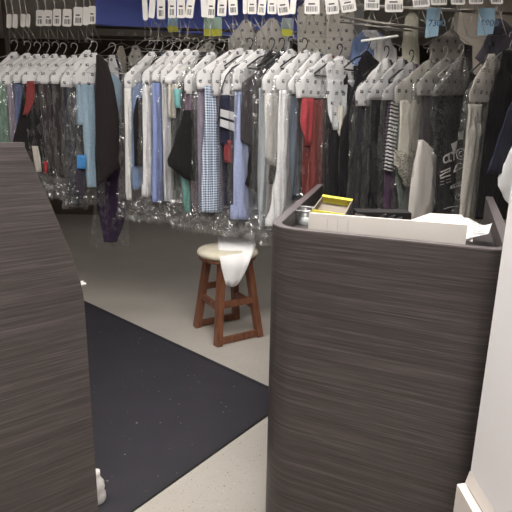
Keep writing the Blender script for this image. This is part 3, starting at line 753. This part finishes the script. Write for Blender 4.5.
g('coat', 'coat', 'long pale beige coat under a printed paper cape, beside the dark coat', 'pale beige coat', 492, 54, (468, 92, 104), [('body', (196, 188, 178), [(104, 468), (150, 466, 486), (219, 458, 482)], {'t': .016}), ('sleeve', (204, 196, 186), [(104, 468, 482), (140, 467, 480), (180, 463, 475), (219, 459, 471)], {'off': .022, 't': .02})], (232, 454, 492), capecol=(206, 198, 190), black=True, off=.0)
g('coat', 'coat', 'long plain black coat, last before the near white wall', 'plain black coat', 512, 44, None, [('body', (30, 26, 29), [(50, 504, 518), (75, 496, 530), (110, 488, 540), (160, 482, 540), (219, 474, 536)], {'raw': 1, 't': .018})], None, hooky=32, off=.02)
g('jacket', 'jacket', 'navy jacket sleeve in front of the plain black coat', 'navy jacket', 540, 60, None, [('body', (46, 46, 72), [(60, 528, 560), (110, 508, 560), (150, 494, 560), (173, 487, 560), (176, 512, 560)], {'raw': 1, 't': .012, 'folds': .002})], None, off=.12)
g('shirt', 'shirt', 'white shirt sleeve hanging closest to the near white wall', 'near white shirt', 560, 50, None, [('body', plain('bright_white_cotton', (250, 249, 248), .8), [(90, 540, 620), (130, 520, 620), (148, 511, 620), (165, 503, 620), (178, 498, 620), (186, 498, 620), (200, 505, 620), (209, 513, 620)], {'raw': 1, 't': .02, 'folds': .003})], None, off=.3, hang=False, a=82)

# lettering and badges on the black hooded top
t, o, w, n = TT
oo = o + n * .0115
def decal(name, obj_pts, th=.0015): pass
def pxp(x, y): return at_plane(x, y, oo, n)
WINK = plain('white_print', (236, 232, 228), .7)
def text_on(s, x, y, size, slope, parent, oo=oo, n=n, name='lettering', mat=WINK):
    c = bpy.data.curves.new(name, 'FONT'); c.body = s; c.extrude = .001; c.size = size; c.offset = .0012
    o_ = bpy.data.objects.new(name, c); COL.objects.link(o_)
    dg = bpy.context.evaluated_depsgraph_get(); me = bpy.data.meshes.new_from_object(o_.evaluated_get(dg))
    bpy.data.objects.remove(o_); 
    p0 = at_plane(x, y, oo, n); p1 = at_plane(x + 10, y - slope * 10, oo, n)
    X = (p1 - p0).normalized(); Yv = n.cross(X); Yv.normalize()
    if Yv.z < 0: Yv = -Yv
    Mx = Matrix((X, Yv, X.cross(Yv))).transposed().to_4x4(); Mx.translation = p0
    me.transform(Matrix.Translation(-parent.matrix_world.translation) @ Mx)
    ob = bpy.data.objects.new(name, me); COL.objects.link(ob); ob.parent = parent; me.materials.clear(); me.materials.append(mat)
    return ob
text_on('CLT', 443, 164, .072, .35, t)
def linkbm(name, fn, mat=WINK):
    bm = bmesh.new(); fn(bm); me = bpy.data.meshes.new(name)
    bmesh.ops.translate(bm, verts=bm.verts, vec=-t.matrix_world.translation); bm.to_mesh(me); bm.free()
    me.materials.append(mat); ob = bpy.data.objects.new(name, me); COL.objects.link(ob); ob.parent = t
def badges(bm):
    tube(bm, [pxp(461 + 4.6 * math.cos(k / 20 * 2 * math.pi), 154 + 5.4 * math.sin(k / 20 * 2 * math.pi)) for k in range(21)], .0035, 5)
    tube(bm, [pxp(461 + 2.2 * math.cos(k / 20 * 5), 154 + 2.6 * math.sin(k / 20 * 5)) for k in range(21)], .003, 5)
    tube(bm, [pxp(x, y) for x, y in ((441, 172), (446, 170), (450, 168), (450, 171), (445, 173), (440, 176), (441, 178), (450, 175))], .004, 5)
    tube(bm, [pxp(x, y) for x, y in ((446, 155), (456, 150))], .002, 5)
    tube(bm, [pxp(x, y) for x, y in ((454, 172), (463, 167), (463, 164), (459, 163), (456, 166), (454, 172))], .004, 5)
    for yy in (178, 181, 184): tube(bm, [pxp(440, yy + 1), pxp(444, yy)], .0012, 4); tube(bm, [pxp(446, yy - 1), pxp(451, yy - 2.5)], .0012, 4)
    tube(bm, [pxp(x, y) for x, y in ((444, 209), (450, 207), (458, 206))], .0025, 5)
    tube(bm, [pxp(458 + 2.6 * math.cos(k / 12 * 2 * math.pi), 197 + 3 * math.sin(k / 12 * 2 * math.pi)) for k in range(13)], .002, 5)
    tube(bm, [pxp(457, 198), pxp(460, 194)], .002, 5)
linkbm('badge_print', badges)
for pl_ in (((450.5, 186), (462, 180), (461, 186), (450, 189)), ((451, 144), (457, 141), (456, 151), (453, 152)), ((458, 133), (464, 130), (463, 139), (459, 140))):
    linkbm('printed_patch', lambda bm: prism(bm, [pxp(*q) for q in pl_], n * .001))
oo = oo + n * .002
def bars(bm):
    for k in range(5): prism(bm, [pxp(452.5 + 2 * k, 184.5 - k), pxp(453.4 + 2 * k, 184 - k), pxp(453.4 + 2 * k, 187.5 - k * .9), pxp(452.5 + 2 * k, 188 - k * .9)], n * .001)
linkbm('bar_marks', bars, INK)

# ------------------------------------------------------ second row behind
bk = dict(group='clothes on the back rack')
def back(name, cat, label, short, hx, peak, yd, cape, parts, bag=None, alpha=.9, col=(224, 218, 210), a=80):
    g(name, cat, label, short, hx, peak, cape, parts, bag, a=a, rowoff=-(yd), capecol=col, alpha=alpha, group='clothes on the back rack')
back('gown', 'gown', 'cream gown hanging on the back rack, seen in the gap', 'cream back gown', 121, 44, .9, None, [('body', (200, 192, 176), [(46, 119, 123), (56, 116, 126), (100, 114, 128), (190, 112, 132)], {'raw': 1, 't': .03})])
back('shirt', 'shirt', 'dim white shirt on the back rack in the gap beside the cream gown', 'dim white back shirt', 135, 46, .9, (128, 56, 66, 146), [('body', (150, 146, 140), [(66, 128, 146), (190, 128, 148)])])
back('shirt', 'shirt', 'pale bagged shirt on the back rack above the gingham shirt', 'pale back shirt', 246, 20, .6, (228, 40, 60, 262), [('body', (190, 186, 190), [(60, 229, 262), (170, 230, 262)])], (190, 226, 264), .8)
back('shirt', 'shirt', 'white bagged shirt on the back rack above the tweed jacket', 'white back shirt', 272, 18, .6, (256, 34, 58, 290), [('body', (210, 206, 204), [(60, 257, 290), (170, 258, 290)])], (190, 254, 292), .8)
back('suit', 'suit', 'grey suit in a printed paper cape on the back rack above the red dress', 'grey back suit', 318, -6, .75, (297, 8, 70, 338), [('body', (150, 146, 146), [(70, 299, 336), (170, 300, 336)])], None, .95, (226, 220, 210))
back('suit', 'suit', 'second caped suit on the back rack above the black suit', 'caped back suit', 344, -8, .7, (326, 6, 66, 364), [('body', (140, 136, 134), [(70, 328, 364), (170, 328, 364)])], None, .95, (222, 214, 204))
back('shirt', 'shirt', 'sky blue shirt on the back rack with its collar showing over the black jacket', 'sky blue back shirt', 368, 30, .5, None, [('body', (128, 152, 206), [(31, 362, 376), (40, 352, 390), (56, 350, 394), (170, 352, 394)], {'raw': 1, 't': .02}), ('collar', (226, 226, 228), [(30, 362, 376), (38, 366, 382), (50, 372, 386)], {'off': .04, 't': .01})])
back('shirt', 'shirt', 'white shirt on the back rack behind the deep black jacket', 'back white collar shirt', 388, 38, .45, None, [('body', (206, 202, 198), [(39, 378, 390), (50, 374, 396), (170, 372, 400)], {'raw': 1, 't': .02})])
back('dress', 'dress', 'narrow cream dress hanging high behind the striped top', 'narrow cream dress', 411, 12, .5, None, [('body', (206, 200, 178), [(13, 409, 415), (18, 405, 419), (40, 403, 418), (46, 402, 419), (170, 402, 420)], {'raw': 1, 't': .03, 'folds': .002})])
back('jacket', 'jacket', 'grey jacket in paper cape behind the satin gown', 'grey back jacket', 452, 30, .5, (430, 44, 80, 472), [('body', (90, 84, 84), [(80, 430, 472), (170, 430, 472)])], None, .8, (170, 162, 156))
back('kimono', 'jacket', 'slate purple jacket spread wide behind the pale beige coat', 'slate purple jacket', 500, 18, .35, None, [('body', (98, 92, 106), [(19, 496, 502), (30, 490, 516), (48, 481, 520), (58, 475, 520), (64, 482, 520), (72, 488, 518), (170, 490, 518)], {'raw': 1, 't': .03, 'folds': .003})])
back('shirt', 'shirt', 'light grey caped shirt on the back rack above the white shirts', 'light grey back shirt', 208, 42, .5, (196, 52, 66, 226), [('body', (120, 116, 116), [(66, 196, 226), (160, 196, 226)])], None, .8)

for hx_, sh_n in ((156, 'first white shirt'), (170, 'blue denim jeans'), (184, 'periwinkle shirt'), (216, 'mauve dress'), (232, 'gingham shirt'), (258, 'dark tweed jacket'), (286, 'white knitted sweater'), (300, 'tall white shirt')):
    make_hanger(hx_, 22 + (hx_ % 5), math.radians(50 + hx_ % 40), 'X', False, rowoff=-.32)
    ob = [o_ for o_ in bpy.data.objects if o_.get('label', '').endswith('carrying the X')][0]
    ob['label'] = 'empty silver wire coat hanger on the back rack above the ' + sh_n; ob['group'] = 'empty hangers'
# --------------------------------------------------------- blue ticket cards
for (x0, y0, x1, y1, s, lab) in ((425, 8, 441, 38, '7300', 'light blue numbered paper ticket hanging above the cream lace blouse'), (477, 8, 496, 36, '6800', 'light blue numbered paper ticket hanging beside the slate purple jacket')):
    P = [railpt(x0 + 2, y0, -.12), railpt(x1, y0, -.12), railpt(x1 - 3, y1 - 2, -.12), railpt(x0, y1, -.12)]
    cc = railpt(x0, y0, -.12)
    t = thing('paper_ticket', cc, lab, 'ticket', 'blue tickets')
    bm = bmesh.new(); tube(bm, [P[0].lerp(P[1], .5), Vector((P[0].lerp(P[1], .5).x, P[0].lerp(P[1], .5).y + .1, 2.318))], .0012, 5); bmo('string', bm, WIRE, t)
    bm = bmesh.new(); prism(bm, P, -RN * .002); bmo('card', bm, plain('pale_blue_paper', (150, 184, 206), .7), t)
    text_on(s, x0 + 3, y0 + 18, .05, 0, t, RA - RN * .118, RN, 'number', plain('blue_ink', (80, 104, 130), .7))
for k, (x0, y0, x1, y1) in enumerate(((204, 17, 222, 36), (168, 16, 178, 32), (282, 18, 292, 36))):
    P = [railpt(x0, y0, -.14), railpt(x1, y0, -.14), railpt(x1, y1, -.14), railpt(x0, y1, -.14)]
    t = thing('paper_ticket', P[0], ['pale green and yellow ticket above the mauve dress', 'pale blue and yellow ticket above the periwinkle shirt', 'grey blue and yellow ticket above the white knitted sweater'][k], 'ticket', 'yellow ended tickets')
    bm = bmesh.new(); tube(bm, [P[0].lerp(P[1], .5), Vector((P[0].lerp(P[1], .5).x, P[0].lerp(P[1], .5).y + .1, 2.318))], .0012, 5); bmo('string', bm, WIRE, t)
    bm = bmesh.new(); prism(bm, P, -RN * .002); bmo('card', bm, plain('pale_teal_paper%d' % k, [(160, 190, 176), (150, 180, 200), (150, 164, 170)][k], .7), t)
    bm = bmesh.new(); Q = [P[0].lerp(P[3], .62), P[1].lerp(P[2], .62), P[2], P[3]]; prism(bm, [q + RN * .001 for q in Q], RN * .001)
    bmo('yellow_band', bm, plain('yellow_green_ink', (190, 190, 60), .7), t)

# -------------------------------------------------------------- conveyor
def rail(name, px, label, r, off, mat, cat='rail', group='conveyor rails'):
    bm = bmesh.new(); pts = [railpt(x, y, off) for x, y in px]
    tube(bm, pts, r, 10); tag(bmo(name, bm, mat, None, True), label, cat)
zr = railpt(60, 11).z
bm = bmesh.new()
ra = RA - RD * .7; rb = RB + RD * .8
ra = Vector((ra.x, ra.y, 2.315)); rb = Vector((rb.x, rb.y, 2.315))
tube(bm, [ra, rb], .011, 10)
bk_ = bmo('conveyor_rail', bm, STEEL, None, True)
tag(bk_, 'long steel conveyor rail from which the slot tags hang', 'rail')
# ceiling hanger rods for the rail
for x in (-2.4, -.6, 1.9):
    s = (x - ra.x) / (rb.x - ra.x); p = ra.lerp(rb, s); bm = bmesh.new(); tube(bm, [p, Vector((p.x, p.y, ZC))], .008, 8); bmo('drop_rod', bm, STEEL, bk_)
rail('rack_rail', [(96, 27), (200, 30), (300, 33)], 'dark steel rack rail below the blue fascia', .012, -.95, plain('dim_steel', (84, 76, 70), .5, .5))
rail('rack_rail', [(90, 37), (200, 39), (300, 41)], 'lower dark steel rack rail carrying the back clothes', .014, -.9, plain('dim_steel', (84, 76, 70), .5, .5))
rail('rack_rail', [(340, 17), (430, 30)], 'thin steel rail sloping behind the sky blue shirt', .008, -.35, STEEL)
rail('rack_rail', [(340, 22), (412, 31)], 'thinner steel rail just below the sloping one', .006, -.36, STEEL)
rail('rack_rail', [(345, 5), (520, 14)], 'upper steel rail crossing behind the barcode tags', .01, -.5, STEEL)
rail('white_rod', [(361, 41), (398, 36)], 'short bright white rod beside the sky blue shirt', .007, .05, plain('white_tube', (236, 236, 232), .3), 'rod')
bm = bmesh.new(); pp_ = railpt(5, 20, -.25); tube(bm, [(pp_.x, pp_.y, 0), (pp_.x, pp_.y, ZC)], .018, 10); tag(bmo('support_post', bm, plain('dark_post', (70, 60, 54), .6), None, True), 'thin dark upright post at the far end of the conveyor', 'post')

def nearest(x):
    s = sorted([s for s in SHORTS if 'back' not in s[1]], key=lambda q: abs(q[0] - x)); return s
USED = set()
def conveyor_slot(x, wpx, ytop, ybot, wide=8, basey=38, skew=0, tilt=0):
    s = nearest(x); 
    lab = 'white barcode slot tag hanging above the ' + s[0][1]
    if lab in USED: lab = 'white barcode slot tag between the %s and the %s' % (s[0][1], s[1][1])
    if lab in USED: lab = 'white barcode slot tag over the %s, nearer the %s' % (s[0][1], s[2][1])
    if lab in USED: lab = 'slot tag close over the %s and beyond the %s' % (s[1][1], s[2][1])
    USED.add(lab)
    top = railpt(x, (ytop + 4)); top.z = 2.33
    t = thing('conveyor_slot', top, lab, 'slot tag', 'conveyor slot tags')
    off = .022
    hw = wpx / 2
    ca, sa = math.cos(tilt), math.sin(tilt); cx, cy = x, (ytop + ybot) / 2; hh = (ybot - ytop) / 2
    def R(dx, dy): return railpt(cx + dx * ca - dy * sa, cy + dx * sa + dy * ca, off)
    bm = bmesh.new(); P = [R(-hw + 1, -hh), R(hw - 1, -hh), R(hw, -hh + 1), R(hw, hh - 1), R(hw - 1, hh), R(-hw + 1, hh), R(-hw, hh - 1), R(-hw, -hh + 1)]
    prism(bm, P, -RN * .003); tg = bmo('number_tag', bm, WHITEP, t)
    if wpx > 6:
        bm = bmesh.new(); rnd = random.Random(int(x)); k = -hw + 1.8
        off = .0235
        while k < hw - 1.8:
            wd = rnd.choice((.35, .6, .9)); P = [R(k, hh * .15), R(k + wd, hh * .15), R(k + wd, hh * .72), R(k, hh * .72)]
            prism(bm, P, -RN * .001); k += wd + rnd.choice((.5, .8))
        P = [R(-hw * .5, -hh * .2), R(hw * .4, -hh * .2), R(hw * .4, -hh * .05), R(-hw * .5, -hh * .05)]; prism(bm, P, -RN * .001)
        bmo('barcode', bm, INK, tg)
    bm = bmesh.new()
    c0 = railpt(x, ybot - 1, 0); apex = Vector((c0.x, c0.y, c0.z))
    # loop: crook over the rail, down behind the tag, triangular eye below
    tp = Vector((c0.x, c0.y, 2.315))
    hook = [tp + RN * (.017 * math.cos(q)) + Vector((0, 0, .017 * math.sin(q))) for q in [math.radians(200 - 20 * k) for k in range(11)]]
    tube(bm, hook + [tp + RN * .017 - Vector((0, 0, .03)), apex + Vector((0, 0, .02)), apex], .0024, 6)
    bl = railpt(x - wide + skew, basey + .4, 0); br = railpt(x + wide + skew, basey - .3, 0)
    tube(bm, [apex, bl, br, apex], .0022, 6)
    bmo('wire_loop', bm, STEEL, t, True)
left = [(9, 5, 14, 28), (15, 5, 14, 28), (23, 5, 14, 27), (28, 4, 14, 27), (40, 8, 10, 26), (48, 8, 10, 26), (57, 8, 9, 26), (67, 9, 9, 26.5), (78, 9, 7, 25.5), (86, 6, 7, 25), (92, 7, 6, 24)]
for i, (x, wv, y0, y1) in enumerate(left): conveyor_slot(x, wv, y0, y1, 4, 42, 5, .02)
mid = [(145, 5, -1, 20, -.05), (152, 6, -2, 18, .08), (161, 8, -2, 19, .0), (172, 8, -3, 18, 0), (181, 8, -3, 18, .0), (190, 8, -3, 18, .12), (204, 6, -3, 17, -.05), (211, 8, -3, 18, .05), (222, 9, -3, 16, .05), (233, 9, -3, 15, -.05), (245, 4, -3, 14, 0), (252, 9, -3, 14, 0), (262, 8, -3, 15, .1), (272, 9, -4, 14, 0), (283, 12, -3, 15, -.12), (293, 6, -3, 14, .1)]
for i, (x, wv, y0, y1, tl) in enumerate(mid): conveyor_slot(x, wv, y0, y1, 5 + (i % 3) * 1.6, 39 - (i % 2), 5, tl)
rgt = [(312, 15, -4, 14, 0), (332, 13, -4, 14, -.1), (348, 15, -5, 12, -.18), (372, 15, -6, 10, .02), (394, 18, -6, 12, .0), (421, 17, -9, 7, -.08), (439, 16, -9, 5, .0), (458, 14, -9, 4.5, 0), (476, 14, -9, 4, 0), (497, 12, -10, 4, 0)]
for i, (x, wv, y0, y1, tl) in enumerate(rgt): conveyor_slot(x, wv, y0, y1, 9.5, 37.5 - .012 * (x - 310) * 1.0, 0, tl)

# -------------------------------------------------------------- lighting
def fixture(x, y, w_, h_, power, label, col=(1, .965, .92)):
    t = thing('ceiling_light', (x, y, ZC), label, 'light', 'ceiling lights')
    bm = bmesh.new()
    for (cx, cy, sx, sy) in ((0, h_ / 2, w_ + .06, .03), (0, -h_ / 2, w_ + .06, .03), (w_ / 2, 0, .03, h_), (-w_ / 2, 0, .03, h_)): addbox(bm, (x + cx, y + cy, ZC - .02), (sx, sy, .04))
    bmo('frame', bm, WHITEP, t)
    mt = bpy.data.materials.new('diffuser'); mt.use_nodes = True; nt = mt.node_tree; nt.nodes.clear()
    o_ = nd(nt, 'ShaderNodeOutputMaterial'); e_ = nd(nt, 'ShaderNodeEmission'); e_.inputs[0].default_value = (*col, 1); e_.inputs[1].default_value = power
    nt.links.new(e_.outputs[0], o_.inputs[0])
    bm = bmesh.new(); addbox(bm, (x, y, ZC - .012), (w_ - .01, h_ - .01, .01)); bmo('diffuser', bm, mt, t)
fixture(.1, 1.55, 1.2, .6, 19, 'ceiling light panel over the stool aisle')
fixture(-1.9, 1.3, 1.2, .6, 12, 'ceiling light panel over the left counter side')
fixture(.2, -.6, 1.2, .6, 24, 'ceiling light panel over the customer side')
fixture(-.2, 2.75, 1.2, .3, 8, 'narrow ceiling light panel in front of the conveyor')
fixture(-1.2, 6.2, 1.2, .3, 7, 'narrow unseen fill light panel added behind the conveyor')  # unseen fill light, added to lift the dark floor behind the garments
fixture(1.2, 4.3, 1.2, .3, 9, 'ceiling light panel over the back rack')
wd = bpy.data.worlds.new('world'); C.world = wd; wd.use_nodes = True
wd.node_tree.nodes['Background'].inputs[0].default_value = (.5, .5, .5, 1); wd.node_tree.nodes['Background'].inputs[1].default_value = .3
